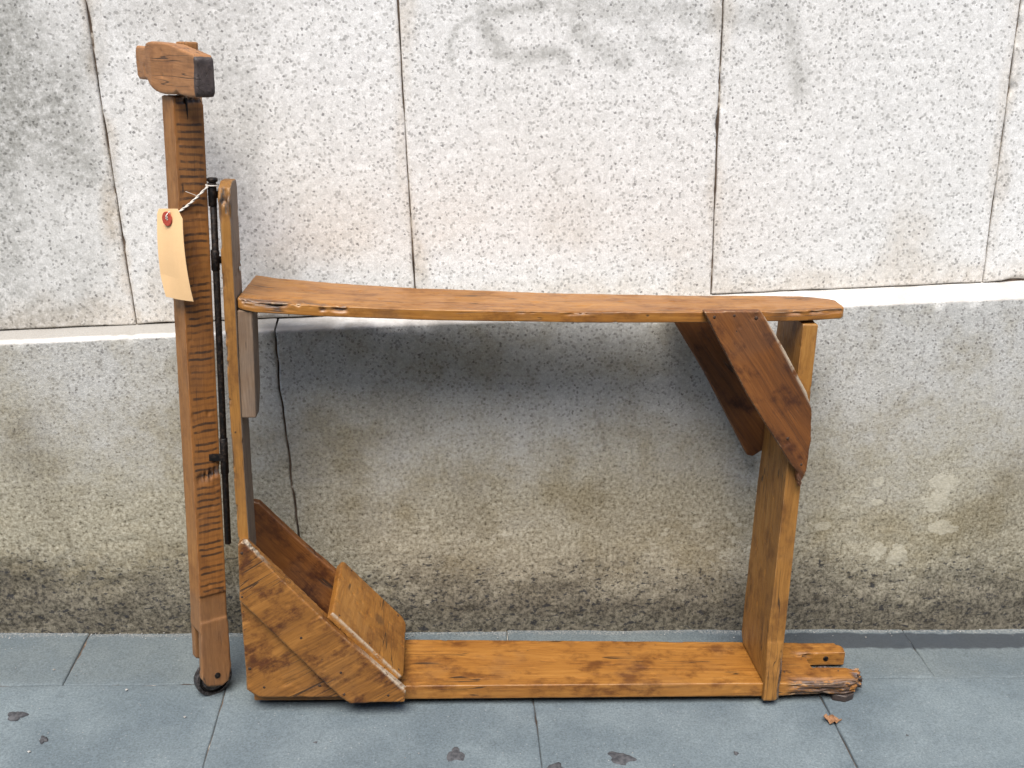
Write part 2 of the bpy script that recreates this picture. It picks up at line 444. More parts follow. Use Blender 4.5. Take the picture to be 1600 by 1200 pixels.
def slab_mesh(name, us, vs, edge, back, place, surf, mat, parent, r=0.004, seed=0, chip=0.010, wob=0.0012, stain=None):
    """stone slab: a rounded, slightly chipped front sheet with sides turned back by 'back'.
    edge: (u0,u1,v0,v1); place(u,v,d)->xyz with d = depth below the face; surf(u,v)->extra depth"""
    u0, u1, v0, v1 = edge
    def axis(a, b, step):
        inner = np.arange(a + 0.012, b - 0.012, step)
        near = np.array([0.0, 0.0, 0.0008, 0.002, 0.0038, 0.006, 0.009])
        return np.concatenate([a + near, inner, b - near[::-1]])
    ua, va = axis(u0, u1, us), axis(v0, v1, vs)
    U, V = np.meshgrid(ua, va, indexing='ij')
    nu, nv = U.shape
    u, v = U.ravel().copy(), V.ravel().copy()
    z0 = np.zeros_like(u)
    dl, dr, db, dt = u - u0, u1 - u, v - v0, v1 - v
    d = np.minimum(np.minimum(dl, dr), np.minimum(db, dt))
    Pn = np.stack([u * 90, v * 90, z0 + seed * 3.3], 1)
    c = fbm(Pn * 0.35, seed, 3)
    rr = r + chip * sstep(0.60, 0.80, c)
    depth = np.where(d < rr, rr - np.sqrt(np.maximum(rr ** 2 - (rr - d) ** 2, 0)), 0)
    depth = depth + surf(u, v) * sstep(0, 0.006, d)
    # wavy arris
    wu = (fbm(np.stack([v * 22, z0 + seed, z0], 1), 5, 3) - 0.5) * 2 * wob
    wv = (fbm(np.stack([u * 22, z0 + seed + 9, z0], 1), 6, 3) - 0.5) * 2 * wob
    fall = sstep(0.03, 0.0, np.minimum(dl, dr)); u = u + wu * fall
    fall = sstep(0.03, 0.0, np.minimum(db, dt)); v = v + wv * fall
    ii, jj = np.meshgrid(np.arange(nu), np.arange(nv), indexing='ij')
    rim = ((ii == 0) | (ii == nu - 1) | (jj == 0) | (jj == nv - 1)).ravel()
    depth = np.where(rim, back, depth)
    sta = stain(u, v) if stain else None
    X = place(u, v, depth)
    idx = np.arange(nu * nv).reshape(nu, nv)
    F_ = np.stack([idx[:-1, :-1], idx[1:, :-1], idx[1:, 1:], idx[:-1, 1:]], -1).reshape(-1, 4)
    me = bpy.data.meshes.new(name)
    me.from_pydata(X.tolist(), [], F_.tolist()); me.update()
    me.polygons.foreach_set('use_smooth', [True] * len(me.polygons))
    o = bpy.data.objects.new(name, me); COL.objects.link(o)
    if sta is not None:
        at_ = me.attributes.new('stain', 'FLOAT_VECTOR', 'POINT'); at_.data.foreach_set('vector', np.ascontiguousarray(sta, dtype=np.float32).ravel())
    me.materials.append(mat); o.parent = parent
    return o

def ground_place(u, v, d): return np.stack([u, v, gz(u) - d], 1)
def ground_surf(seed):
    def f(u, v):
        z0 = np.zeros_like(u)
        return (fbm(np.stack([u * 14, v * 14, z0 + seed], 1), 3, 4) - 0.5) * 0.003
    return f

bed = mesh_obj('pavement', [(-6, -7, gz(-6) - 0.0035), (6, -7, gz(6) - 0.0035), (6, 0.05, gz(6) - 0.0035), (-6, 0.05, gz(-6) - 0.0035)],
               [(0, 1, 2, 3)], M['mortar'])
bed['kind'] = 'structure'
J = 0.0005
k = 0
def paving(x0, x1, y0, y1, step):
    global k
    k += 1
    dz = 0.0012 * ((k * 37) % 5 - 2) / 2
    slab_mesh('paving_slab', step, step, (x0 + J, x1 - J, y0 + J, y1 - J), 0.02,
              lambda u, v, d: ground_place(u, v, d + dz), ground_surf(k), M['paving'], bed, r=0.0022, seed=k, chip=0.006)
strip = [-1.85, -0.578, 0.060, 0.698, 1.90]
for a, b in zip(strip[:-1], strip[1:]): paving(a, b, -0.131, 0.012, 0.007)
front = [-1.66, -1.22, -0.785, -0.349, 0.088, 0.508, 0.93, 1.36, 1.79]
for a, b in zip(front[:-1], front[1:]): paving(a, b, -0.56, -0.131, 0.008)
for r_ in range(5):
    off = 0.21 if r_ % 2 == 0 else 0.0
    for a, b in zip(front[:-1], front[1:]): paving(a + off, b + off, -0.56 - 0.43 * (r_ + 1), -0.56 - 0.43 * r_, 0.03)

# trodden gum spots, lying on the slabs
def gum(x, y, rx, ry, rot, seed):
    n = 22
    V, F_ = [], []
    ca, sa = math.cos(rot), math.sin(rot)
    for ring, (s, h) in enumerate(((1.0, -0.0012), (0.93, 0.0008), (0.6, 0.0016))):
        for i in range(n):
            a = 2 * math.pi * i / n
            w = 1 + 0.22 * math.sin(3 * a + seed) + 0.12 * math.sin(5 * a + seed * 2.1) + 0.06 * math.sin(9 * a + seed)
            px, py = s * rx * w * math.cos(a), s * ry * w * math.sin(a)
            X, Y = x + px * ca - py * sa, y + px * sa + py * ca
            V.append((X, Y, gz(X) + h))
    V.append((x, y, gz(x) + 0.0018))
    for r in range(2):
        for i in range(n):
            j = (i + 1) % n
            F_.append((r * n + i, r * n + j, (r + 1) * n + j, (r + 1) * n + i))
    for i in range(n): F_.append((2 * n + i, 2 * n + (i + 1) % n, 3 * n))
    mesh_obj('gum_spot', V, F_, M['gum'], bed)
for g_ in ((-0.618, -0.199, 0.012, 0.009, 0.2, 1.0), (-0.566, -0.249, 0.005, 0.007, 0.3, 2.2), (-0.024, -0.290, 0.013, 0.014, 0.0, 3.1),
           (0.194, -0.300, 0.017, 0.012, -0.3, 0.4), (0.105, -0.317, 0.012, 0.009, 0.1, 4.4), (0.351, -0.293, 0.003, 0.0035, 0, 1.3),
           (0.60, -0.262, 0.0025, 0.003, 0, 2.9), (-0.21, -0.262, 0.003, 0.0022, 0, 5.0)):
    gum(*g_)

# ------------------------------------------------------------------ setting: the wall
wall = empty('stone_wall')
tag(wall, 'speckled grey terrazzo slab wall with a bright ledge above its stained plinth', 'wall')
core = bpy.data.meshes.new('wall_core')
def box_verts(x0, x1, y0, y1, z0, z1):
    return [(x0, y0, z0), (x1, y0, z0), (x1, y1, z0), (x0, y1, z0), (x0, y0, z1), (x1, y0, z1), (x1, y1, z1), (x0, y1, z1)]
BOXF = [(0, 3, 2, 1), (4, 5, 6, 7), (0, 1, 5, 4), (1, 2, 6, 5), (2, 3, 7, 6), (3, 0, 4, 7)]
mesh_obj('wall_core', box_verts(-4, 4, 0.0445, 0.4, -0.6, 4.2), BOXF, M['mortar'], wall, smooth=False)
mesh_obj('plinth_core', box_verts(-4, 4, 0.0045, 0.0443, -0.6, 0.494), BOXF, M['mortar'], wall, smooth=False)

def seg_dist(x, z, pts):
    d = np.full_like(x, 9.0)
    for (ax, az), (bx, bz) in zip(pts[:-1], pts[1:]):
        vx, vz = bx - ax, bz - az
        t_ = np.clip(((x - ax) * vx + (z - az) * vz) / (vx * vx + vz * vz), 0, 1)
        d = np.minimum(d, np.hypot(x - ax - t_ * vx, z - az - t_ * vz))
    return d
def ell(x, z, cx, cz, rx, rz): return np.hypot((x - cx) / rx, (z - cz) / rz)
# ghost of scrubbed-off spray strokes near the top, and soot clouds
STROKES = [([(0.014, 0.852), (0.013, 0.876), (0.021, 0.896), (0.04, 0.909), (0.061, 0.913)], 0.005, 0.75),
           ([(0.058, 0.927), (0.055, 0.907), (0.065, 0.883), (0.081, 0.865), (0.106, 0.859), (0.136, 0.861), (0.161, 0.857)], 0.012, 0.75),
           ([(0.07, 0.915), (0.103, 0.918), (0.137, 0.922)], 0.009, 0.8),
           ([(0.17, 0.916), (0.183, 0.891), (0.204, 0.871), (0.23, 0.854), (0.245, 0.845)], 0.018, 0.6),
           ([(0.281, 0.876), (0.316, 0.847)], 0.022, 0.45), ([(0.456, 0.904), (0.465, 0.887), (0.473, 0.846), (0.484, 0.804)], 0.015, 0.6),
           ([(0.162, 0.92), (0.229, 0.915), (0.314, 0.91), (0.36, 0.90)], 0.020, 0.6), ([(0.385, 0.90), (0.42, 0.90), (0.456, 0.904)], 0.02, 0.5)]
def up_stain(u, v):
    z0 = np.zeros_like(u)
    n = fbm(np.stack([u * 7, v * 5, z0], 1), 51, 4); m_ = fbm(np.stack([u * 30, v * 30, z0], 1), 52, 3)
    so = z0.copy()
    for cx, cz, rx, rz, w in ((-0.49, 0.80, 0.10, 0.20, 0.75), (-0.62, 0.62, 0.16, 0.30, 0.6), (-0.64, 0.88, 0.2, 0.25, 0.85), (-0.30, 0.77, 0.05, 0.12, 0.35), (0.2, 1.05, 0.3, 0.16, 0.6), (-0.40, 0.93, 0.16, 0.05, 0.3)):
        so = np.maximum(so, w * sstep(1.2, 0.3, ell(u, v, cx, cz, rx, rz) + (n - 0.5) * 2.2))
    for pts, w, a in STROKES: so = np.maximum(so, 0.72 * a * sstep(1.35, 0.25, seg_dist(u, v, pts) / w + (m_ - 0.5) * 1.1))
    wa = sstep(0.50, 0.68, fbm(np.stack([u * 6, v * 6, z0 + 3], 1), 53, 4)) * (0.05 + 0.40 * sstep(0.72, 0.54, v))
    wa = np.maximum(wa, 0.5 * sstep(0.05, 0.0, v - 0.52 + (m_ - 0.5) * 0.05))
    for jx, a in ((-0.4475, 0.85), (-0.0525, 0.6), (0.374, 0.4), (0.777, 0.4)):
        wa = np.maximum(wa, a * sstep(0.026, 0.0, np.abs(u - jx) + (fbm(np.stack([u * 30, v * 12, z0 + jx], 1), 54, 3) - 0.35) * 0.05))
    slabn = np.floor((u + 0.4475 + 4 * 0.403) / 0.403); tone = (np.sin(slabn * 12.9898) * 43758.5453) % 1.0
    tone = np.clip(0.75 * tone + 0.9 * (fbm(np.stack([u * 3.5, v * 3.5, z0 + slabn], 1), 71, 4) - 0.45), 0, 1)
    return np.stack([so, wa, tone], 1)
YU = 0.040
def up_place(u, v, d): return np.stack([u, YU + d, v], 1)
def up_surf(seed):
    def f(u, v):
        z0 = np.zeros_like(u)
        return (fbm(np.stack([u * 8, v * 8, z0 + seed], 1), 3, 3) - 0.5) * 0.0008 \
            + 0.0008 * sstep(0.72, 0.82, vnoise(np.stack([u * 240, v * 240, z0 + seed], 1), 8))
    return f
joints = [-1.66, -1.25, -0.8485, -0.4475, -0.0525, 0.3740, 0.7770, 1.18, 1.58]
for i, (a, b) in enumerate(zip(joints[:-1], joints[1:])):
    seen = -0.9 < a < 1.0
    zb = (0.512, 0.512, 0.512, 0.5125, 0.5155, 0.5195, 0.520, 0.520)[i]
    o = slab_mesh('stone_slab', 0.005 if seen else 0.03, 0.005 if seen else 0.03, (a + 0.0009, b - 0.0009, zb, 1.44), 0.02,
                  up_place, up_surf(i), M['terrazzo'], wall, r=0.0024, seed=20 + i, chip=0.008, stain=up_stain)
    for r_ in range(3):
        slab_mesh('stone_slab', 0.05, 0.05, (a + 0.0012, b - 0.0012, 1.443 + r_ * 0.92, 1.443 + (r_ + 1) * 0.92 - 0.003), 0.02,
                  up_place, lambda u, v: u * 0, M['terrazzo'], wall, r=0.0035, seed=40 + i, chip=0.008, stain=up_stain)

# plinth: face, rounded nose and sloping top in one sheet per block
def plinth(x0, x1, xl, xr, step, seed):
    us = np.concatenate([[x0, x0], x0 + np.array([0.0006, 0.0016, 0.003, 0.005, 0.008]), np.arange(x0 + 0.012, x1 - 0.012, step),
                         x1 - np.array([0.008, 0.005, 0.003, 0.0016, 0.0006]), [x1, x1]])
    face = np.append(np.arange(-0.16, 0.498, step), [0.500, 0.502])
    prof = [(0.0, z) for z in face]
    nose_r = 0.0035
    for a in np.linspace(0, 1, 7)[0:]:
        th = a * math.radians(75)
        prof.append((nose_r * (1 - math.cos(th)), 0.5030 + nose_r * math.sin(th)))
    y_s, z_s = prof[-1]
    for s in np.linspace(0.1, 1, 10): prof.append((y_s + (0.0445 - y_s) * s, z_s + 0.0042 * s))
    prof = np.array(prof); ledge_t = np.clip((prof[:, 0] - y_s) / (0.0445 - y_s), 0, 1) * (np.arange(len(prof)) >= len(face))
    nu, nv = len(us), len(prof)
    U, I_ = np.meshgrid(us, np.arange(nv), indexing='ij')
    u = U.ravel(); y = prof[I_.ravel(), 0]; z = prof[I_.ravel(), 1]
    z = z + ledge_t[I_.ravel()] * (0.0005 + 0.0075 * sstep(-0.15, 0.42, u))
    z0 = np.zeros_like(u)
    hgt = z + TAN * u
    amp = 0.0005 + 0.0016 * sstep(0.20, 0.02, hgt)
    n = fbm(np.stack([u * 16, z * 16, z0 + seed], 1), 3, 5) - 0.5
    n2 = fbm(np.stack([u * 60, z * 75, z0 + seed], 1), 9, 3)
    onface = sstep(0.020, 0.0, y)
    dep = (n * amp * 2.2 + sstep(0.52, 0.66, n2) * 0.0010 * sstep(0.36, 0.12, hgt)) * onface
    # the lowest strip of render swells out a little
    dep = dep - 0.004 * sstep(0.085, 0.05, hgt + 0.02 * n) * onface
    # chipped nose
    cn = fbm(np.stack([u * 30, z0 + 4.0 + seed, z0], 1), 12, 4)
    nose = np.exp(-((z - 0.5050) / 0.007) ** 2) * sstep(0.05, 0.0, y)
    y = y + dep + nose * 0.005 * sstep(0.58, 0.78, cn)
    z = z - nose * 0.004 * sstep(0.58, 0.78, cn) + (cn - 0.5) * 0.0015 * sstep(0.490, 0.5, z)
    # arris at the vertical joint
    d = np.minimum(u - x0, x1 - u)
    rr = 0.0022 + 0.004 * sstep(0.5, 0.8, fbm(np.stack([z * 30, z0 + seed, z0], 1), 2, 3))
    y = y + np.where(d < rr, rr - np.sqrt(np.maximum(rr ** 2 - (rr - d) ** 2, 0)), 0)
    def wob(z):
        return 0.0015 * np.sin(z * 11) + (fbm(np.stack([z * 26, z * 0 + 1.5, z * 0], 1), 7, 3) - 0.5) * 0.004
    u = u + np.where(u - x0 < 0.05, wob(z) * sstep(0.05, 0, u - x0) * xl, 0) + np.where(x1 - u < 0.05, wob(z) * sstep(0.05, 0, x1 - u) * xr, 0)
    ii = np.repeat(np.arange(nu), nv)
    rim = (ii == 0) | (ii == nu - 1)
    y = np.where(rim, np.maximum(y, 0.03), y)
    so = np.zeros_like(u); fk = np.zeros_like(u)
    nn = fbm(np.stack([u * 9, z * 9, z0], 1), 61, 4)
    for cx, cz, rx, rz, w in ((-0.61, 0.35, 0.04, 0.07, 0.9), (-0.60, 0.25, 0.06, 0.06, 0.6), (-0.21, 0.31, 0.06, 0.09, 0.8), (-0.10, 0.37, 0.10, 0.06, 0.5), (0.02, 0.22, 0.05, 0.08, 0.6), (-0.16, 0.20, 0.06, 0.10, 0.5),
                              (0.85, 0.16, 0.10, 0.10, 0.8), (0.58, 0.24, 0.10, 0.06, 0.4), (0.30, 0.20, 0.14, 0.08, 0.5), (-0.45, 0.13, 0.2, 0.07, 0.6), (0.1, 0.115, 0.3, 0.04, 0.5)):
        so = np.maximum(so, w * sstep(1.25, 0.2, ell(u, z, cx, cz, rx, rz) + (nn - 0.5) * 2))
    for pts, w in (([(-0.607, 0.255), (-0.582, 0.211), (-0.575, 0.129)], 0.005), ([(0.664, 0.100), (0.656, 0.082), (0.641, 0.044)], 0.005), ([(0.20, 0.36), (0.215, 0.30)], 0.003)):
        so = np.maximum(so, sstep(1.3, 0.4, seg_dist(u, z, pts) / w))
    for cx, cz, rx, rz in ((0.737, 0.215, 0.030, 0.020), (0.728, 0.184, 0.028, 0.022), (0.745, 0.135, 0.030, 0.016), (0.676, 0.092, 0.020, 0.024), (0.645, 0.10, 0.018, 0.020), (0.637, 0.222, 0.014, 0.010),
                           (0.636, 0.187, 0.014, 0.008), (0.600, 0.200, 0.012, 0.006), (0.555, 0.15, 0.018, 0.012)):
        fk = np.maximum(fk, sstep(1.5, 0.2, ell(u, z, cx, cz, rx, rz)) * 0.85)
    fk = np.maximum(fk, 0.36 * sstep(0.45, 0.65, fbm(np.stack([u * 7, z * 7, z0 + 2], 1), 63, 3)) * sstep(0.34, 0.2, hgt))
    spl = sstep(0.190, 0.040, hgt + (nn - 0.5) * 0.10)
    sta = np.stack([so, fk, spl], 1)
    X = np.stack([u, y, z], 1)
    idx = np.arange(nu * nv).reshape(nu, nv)
    F_ = np.stack([idx[:-1, :-1], idx[1:, :-1], idx[1:, 1:], idx[:-1, 1:]], -1).reshape(-1, 4)
    me = bpy.data.meshes.new('plinth_slab')
    me.from_pydata(X.tolist(), [], F_.tolist()); me.update()
    me.polygons.foreach_set('use_smooth', [True] * len(me.polygons))
    o = bpy.data.objects.new('plinth_slab', me); COL.objects.link(o)
    at_ = me.attributes.new('stain', 'FLOAT_VECTOR', 'POINT'); at_.data.foreach_set('vector', np.ascontiguousarray(sta, dtype=np.float32).ravel())
    me.materials.append(M['plinth']); o.parent = wall
plinth(-1.70, -0.2500, 0, 1, 0.005, 1)
plinth(-0.2472, 1.30, 1, 1, 0.005, 2)
plinth(1.304, 2.0, 1, 0, 0.02, 3)

# plain wall inferred across the narrow street, unseen, added to close off the low sky
house = mesh_obj('opposite_wall', box_verts(-9, 9, -4.4, -4.0, -0.8, 3.6), BOXF, simple('old_facade_render', (0.20, 0.18, 0.15), (0.30, 0.27, 0.23), 3, 0.9), smooth=False)
house['kind'] = 'structure'

# ------------------------------------------------------------------ the scooter
# local frame: x along the deck, y back towards the wall, z up the leaning machine
SXv = Vector((0.99794228, 0.0, -0.06411865)); SYv = Vector((-0.00482754, 0.99716162, -0.07513581)); SZv = Vector((0.06393666, 0.07529074, 0.99510975))
SM = Matrix(((SXv.x, SYv.x, SZv.x, 0.0), (SXv.y, SYv.y, SZv.y, -0.19), (SXv.z, SYv.z, SZv.z, 0.0), (0, 0, 0, 1)))
scooter = empty('wooden_scooter', SM)
tag(scooter, 'old home-made wooden scooter with plank seat and ruled steering post, leaning by the wall', 'scooter')

def prism_bm(bm, outline, lo, hi, axis):
    """outline of 2-D points extruded between lo and hi along axis; the other two axes keep x<y<z order"""
    def P(a, b, c):
        return {'y': (a, c, b), 'z': (a, b, c), 'x': (c, a, b)}[axis]
    n = len(outline)
    v0 = [bm.verts.new(P(a, b, lo)) for a, b in outline]
    v1 = [bm.verts.new(P(a, b, hi)) for a, b in outline]
    bm.faces.new(v0); bm.faces.new(v1[::-1])
    for i in range(n):
        j = (i + 1) % n
        bm.faces.new((v0[i], v1[i], v1[j], v0[j]))

def timber(name, pieces, mat, parent, grain, voxel=0.0016, smooth=2, rough=0.0005, lump=0.0003, seed=0,
           bend=None, broken=None, worn=None, mark=None, xf=None, endmat=None):
    """pieces: list of (outline, lo, hi, axis); fused by voxel remesh, worn round and roughened.
    grain: unit vector of the fibre direction; broken(co)->mask 0..1 of splintered timber"""
    bm = bmesh.new()
    for p_ in pieces: prism_bm(bm, *p_)
    bmesh.ops.recalc_face_normals(bm, faces=bm.faces)
    me0 = bpy.data.meshes.new(name + '_raw'); bm.to_mesh(me0); bm.free()
    tmp = bpy.data.objects.new(name + '_raw', me0); COL.objects.link(tmp)
    md = tmp.modifiers.new('r', 'REMESH'); md.mode = 'VOXEL'; md.voxel_size = voxel; md.adaptivity = 0
    ms = tmp.modifiers.new('s', 'SMOOTH'); ms.factor = 0.5; ms.iterations = smooth
    dg = bpy.context.evaluated_depsgraph_get(); dg.update()
    me = bpy.data.meshes.new_from_object(tmp.evaluated_get(dg))
    bpy.data.objects.remove(tmp); bpy.data.meshes.remove(me0)
    me.name = name
    co = co_get(me)
    g = np.array(grain, float); g /= np.linalg.norm(g)
    h = np.array([0, 1, 0.0]) if abs(g[1]) < 0.9 else np.array([1.0, 0, 0])
    e2 = np.cross(g, h); e2 /= np.linalg.norm(e2); e3 = np.cross(g, e2)
    off = np.array([seed * 1.37, seed * 0.71, seed * 0.43])
    G = np.stack([co @ g, co @ e2, co @ e3], 1) + off
    no = no_get(me)
    d = (fbm(G * np.array([14, 45, 45]), seed, 3) - 0.5) * 2 * lump + (fbm(G * np.array([60, 320, 320]), seed + 5, 2) - 0.5) * 2 * rough * 0.5
    # dings
    dn = vnoise(G * np.array([70, 110, 110]), seed + 9)
    d = d - 0.0008 * sstep(0.82, 0.93, dn)
    b = np.zeros(len(co))
    if broken is not None:
        b = broken(co)
        sh = fbm(G * np.array([20, 300, 300]), seed + 21, 3)
        d = d - b * (0.0005 + 0.0065 * sstep(0.36, 0.66, sh))
    wr = worn(co) if worn is not None else np.zeros(len(co))
    mk = mark(co) if mark is not None else None
    co = co + no * d[:, None]
    if bend is not None: co = bend(co)
    if xf is not None: co = xf(co)
    c = (co.min(0) + co.max(0)) / 2
    co_set(me, co - c)
    def put_attr(nm, arr, typ, key):
        a = me.attributes.new(nm, typ, 'POINT'); a.data.foreach_set(key, np.ascontiguousarray(arr, dtype=np.float32).ravel())
    put_attr('grain', G, 'FLOAT_VECTOR', 'vector')
    put_attr('broken', b, 'FLOAT', 'value')
    put_attr('worn', wr, 'FLOAT', 'value')
    if mk is not None: put_attr('mark', mk, 'FLOAT_VECTOR', 'vector')
    me.materials.clear(); me.materials.append(mat)
    if endmat is not None:
        me.materials.append(endmat[0])
        pc = np.empty(len(me.polygons) * 3); me.polygons.foreach_get('center', pc)
        if endmat[1] is None:
            pn = np.empty(len(me.polygons) * 3); me.polygons.foreach_get('normal', pn); sel = pn.reshape(-1, 3)[:, 0] > 0.6
        else: sel = endmat[1](pc.reshape(-1, 3) + c)
        me.polygons.foreach_set('material_index', sel.astype(np.int32))
    me.polygons.foreach_set('use_smooth', [True] * len(me.polygons))
    me.update()
    o = bpy.data.objects.new(name, me); COL.objects.link(o)
    o.parent = parent; o.location = c
    return o

def rect(a0, a1, b0, b1): return [(a0, b0), (a1, b0), (a1, b1), (a0, b1)]
def cyl(name, p0, p1, r, mat, parent, n=18, r1=None, cap=0.25):
    p0, p1 = Vector(p0), Vector(p1); ax = (p1 - p0); L = ax.length; ax.normalize()
    a = ax.orthogonal().normalized(); b_ = ax.cross(a)
    r1 = r if r1 is None else r1
    mid = (p0 + p1) / 2
    V, F_ = [], []
    rings = [(0, r * (1 - cap)), (min(r * cap, L * 0.2), r), (L - min(r1 * cap, L * 0.2), r1), (L, r1 * (1 - cap))]
    for s, q in rings:
        for i in range(n):
            th = 2 * math.pi * i / n
            V.append(p0 + ax * s + a * (q * math.cos(th)) + b_ * (q * math.sin(th)) - mid)
    for k_ in range(3):
        for i in range(n):
            j = (i + 1) % n
            F_.append((k_ * n + i, k_ * n + j, (k_ + 1) * n + j, (k_ + 1) * n + i))
    F_.append(tuple(range(n))[::-1]); F_.append(tuple(range(3 * n, 4 * n)))
    o = mesh_obj(name, V, F_, mat, parent)
    o.location = mid
    return o
def ring(name, c, ax, ro, ri, w, mat, parent, n=36):
    c = Vector(c); ax = Vector(ax).normalized(); a = ax.orthogonal().normalized(); b_ = ax.cross(a)
    e = min(0.0012, w * 0.2)
    prof = [(ri, -w / 2), (ro - e, -w / 2), (ro, -w / 2 + e), (ro, w / 2 - e), (ro - e, w / 2), (ri, w / 2)]
    V, F_ = [], []
    m = len(prof)
    for i in range(n):
        th = 2 * math.pi * i / n
        for (r, s) in prof: V.append(a * (r * math.cos(th)) + b_ * (r * math.sin(th)) + ax * s)
    for i in range(n):
        j = (i + 1) % n
        for q in range(m):
            p_ = (q + 1) % m
            F_.append((i * m + q, i * m + p_, j * m + p_, j * m + q))
    o = mesh_obj(name, V, F_, mat, parent, smooth=False)
    o.location = c
    return o
def nail(p, d, r, parent, mat=None):
    p, d = Vector(p), Vector(d).normalized()
    return cyl('nail', p - d * 0.003, p + d * 0.0001, r * random.uniform(0.65, 0.95), mat or M['nail'], parent, n=10, cap=0.35)

# --- deck with the two prongs of the rear fork
def deck_broken(co):
    x, y, z = co.T
    a = sstep(0.445, 0.47, x) * sstep(0.020, 0.004, y)
    e = sstep(0.548, 0.562, x) * sstep(0.05, 0.04, y)
    s = sstep(0.475, 0.49, x) * sstep(0.520, 0.500, x) * sstep(0.070, 0.076, y) * sstep(0.090, 0.080, y) * 0.6
    return np.maximum(np.maximum(a * 0.9, e), s)
deck = timber('deck', [
    ([(-0.302, 0.001), (0.30, 0.001), (0.50, 0.000), (0.50, 0.113), (0.30, 0.118), (-0.10, 0.128), (-0.302, 0.130)], 0.0125, 0.034, 'z'),
    ([(0.46, 0.000), (0.53, 0.001), (0.556, 0.006), (0.560, 0.013), (0.571, 0.018), (0.568, 0.026), (0.573, 0.033), (0.570, 0.041), (0.52, 0.042), (0.46, 0.042)], 0.0135, 0.034, 'z'),
    ([(0.46, 0.080), (0.566, 0.083), (0.567, 0.100), (0.558, 0.111), (0.46, 0.112)], 0.0125, 0.034, 'z')],
    M['deck'], scooter, (1, 0, 0), seed=3, broken=deck_broken)
cyl('axle_hole', (0.536, 0.0815, 0.024), (0.536, 0.0850, 0.024), 0.0042, M['iron'], deck, n=14, cap=0.05)

# --- upright carrying the hinge
up_out = [(0.0, 0.03), (0.052, 0.03), (0.052, 0.712), (0.046, 0.7225), (0.022, 0.7230), (0.006, 0.716), (0.0, 0.702)]
def up_bend(co):
    co = co.copy(); co[:, 0] += 0.008 * sstep(0.55, 0.03, co[:, 2]) - 0.002 * sstep(0.5, 0.72, co[:, 2])
    return co
upright = timber('upright', [(up_out, -0.3195, -0.3045, 'x')], M['honey'], scooter, (0, 0, 1), seed=5, bend=up_bend, endmat=(M['grey_wood'], None),
                 broken=lambda c: np.maximum(0.8 * sstep(0.640, 0.70, c[:, 2]) * sstep(0.014, 0.0, c[:, 1]) * sstep(0.35, 0.6, fbm(c * np.array([150, 60, 45]), 4, 2)),
                                             0.7 * sstep(-0.3165, -0.319, c[:, 0]) * sstep(0.01, 0, c[:, 1]) * sstep(0.5, 0.62, fbm(c * np.array([10, 10, 60]), 14, 3))))
cap_board = timber('spacer_block', [([(0.003, 0.4245), (0.030, 0.4245), (0.045, 0.455), (0.045, 0.566), (0.003, 0.566)], -0.3040, -0.2855, 'x')],
                   M['grey_wood'], scooter, (0, 0, 1), seed=7)

# --- seat plank
seat_top = np.array([(-0.31, 0.5835), (-0.28, 0.578), (-0.2, 0.5745), (-0.083, 0.572), (0.119, 0.572), (0.283, 0.575), (0.408, 0.579), (0.47, 0.583)])
def seat_bend(co):
    co = co.copy()
    co[:, 2] += np.interp(co[:, 0], seat_top[:, 0], seat_top[:, 1]) - 0.572
    return co
def seat_broken(co):
    x, y, z = co.T
    a = 1.6 * sstep(-0.3035, -0.295, x) * sstep(-0.14, -0.20, x) * sstep(0.022, 0.008, y) * sstep(0.562, 0.568, z)
    n = fbm(np.stack([x * 34, y * 60, z * 60], 1), 31, 3)
    b = sstep(0.34, 0.40, x) * sstep(0.012, 0.002, y) * sstep(0.565, 0.570, z) * 0.8
    c = sstep(0.0, 0.05, x) * sstep(0.25, 0.15, x) * sstep(0.006, 0.0, y) * sstep(0.566, 0.570, z) * 0.5
    return np.clip(np.maximum(a, np.maximum(b, c)) * sstep(0.36, 0.50, n), 0, 1) * 0.75
seat = timber('seat', [([(-0.3035, 0.004), (-0.295, 0.0), (0.30, 0.0), (0.42, 0.000), (0.463, 0.002), (0.4685, 0.008), (0.4710, 0.048), (0.464, 0.060),
                         (0.435, 0.082), (0.40, 0.091), (0.22, 0.104), (-0.085, 0.128), (-0.285, 0.150), (-0.3035, 0.146)], 0.5575, 0.572, 'z')],
              M['amber'], scooter, (1, 0, 0), seed=9, bend=seat_bend, broken=seat_broken, lump=0.0006)

# --- rear upright
ru = [(0.000, 0.036), (0.108, 0.036), (0.120, 0.050), (0.117, 0.30), (0.102, 0.565), (0.0, 0.561), (0.0, 0.40), (0.0, 0.2)]
def ru_bend(co):
    co = co.copy()
    t_ = (co[:, 2] - 0.036) / 0.53
    cx = 0.4262 + (0.4235 - 0.4262) * t_
    co[:, 0] = cx + (co[:, 0] - 0.4262) * (1.0 - 0.2 * t_)
    return co
rear_post = timber('rear_upright', [(ru, 0.4140, 0.4385, 'x'), ([(-0.009, 0.012), (-0.004, 0.008), (0.003, 0.010), (0.003, 0.10), (-0.001, 0.10), (-0.008, 0.050)], 0.4145, 0.4380, 'x')],
                   M['honey'], scooter, (0, 0, 1), seed=12, bend=ru_bend,
                   broken=lambda c: 0.9 * sstep(0.085, 0.07, c[:, 2]) * sstep(0.432, 0.436, c[:, 0]) * sstep(0.03, 0.0, c[:, 1]))

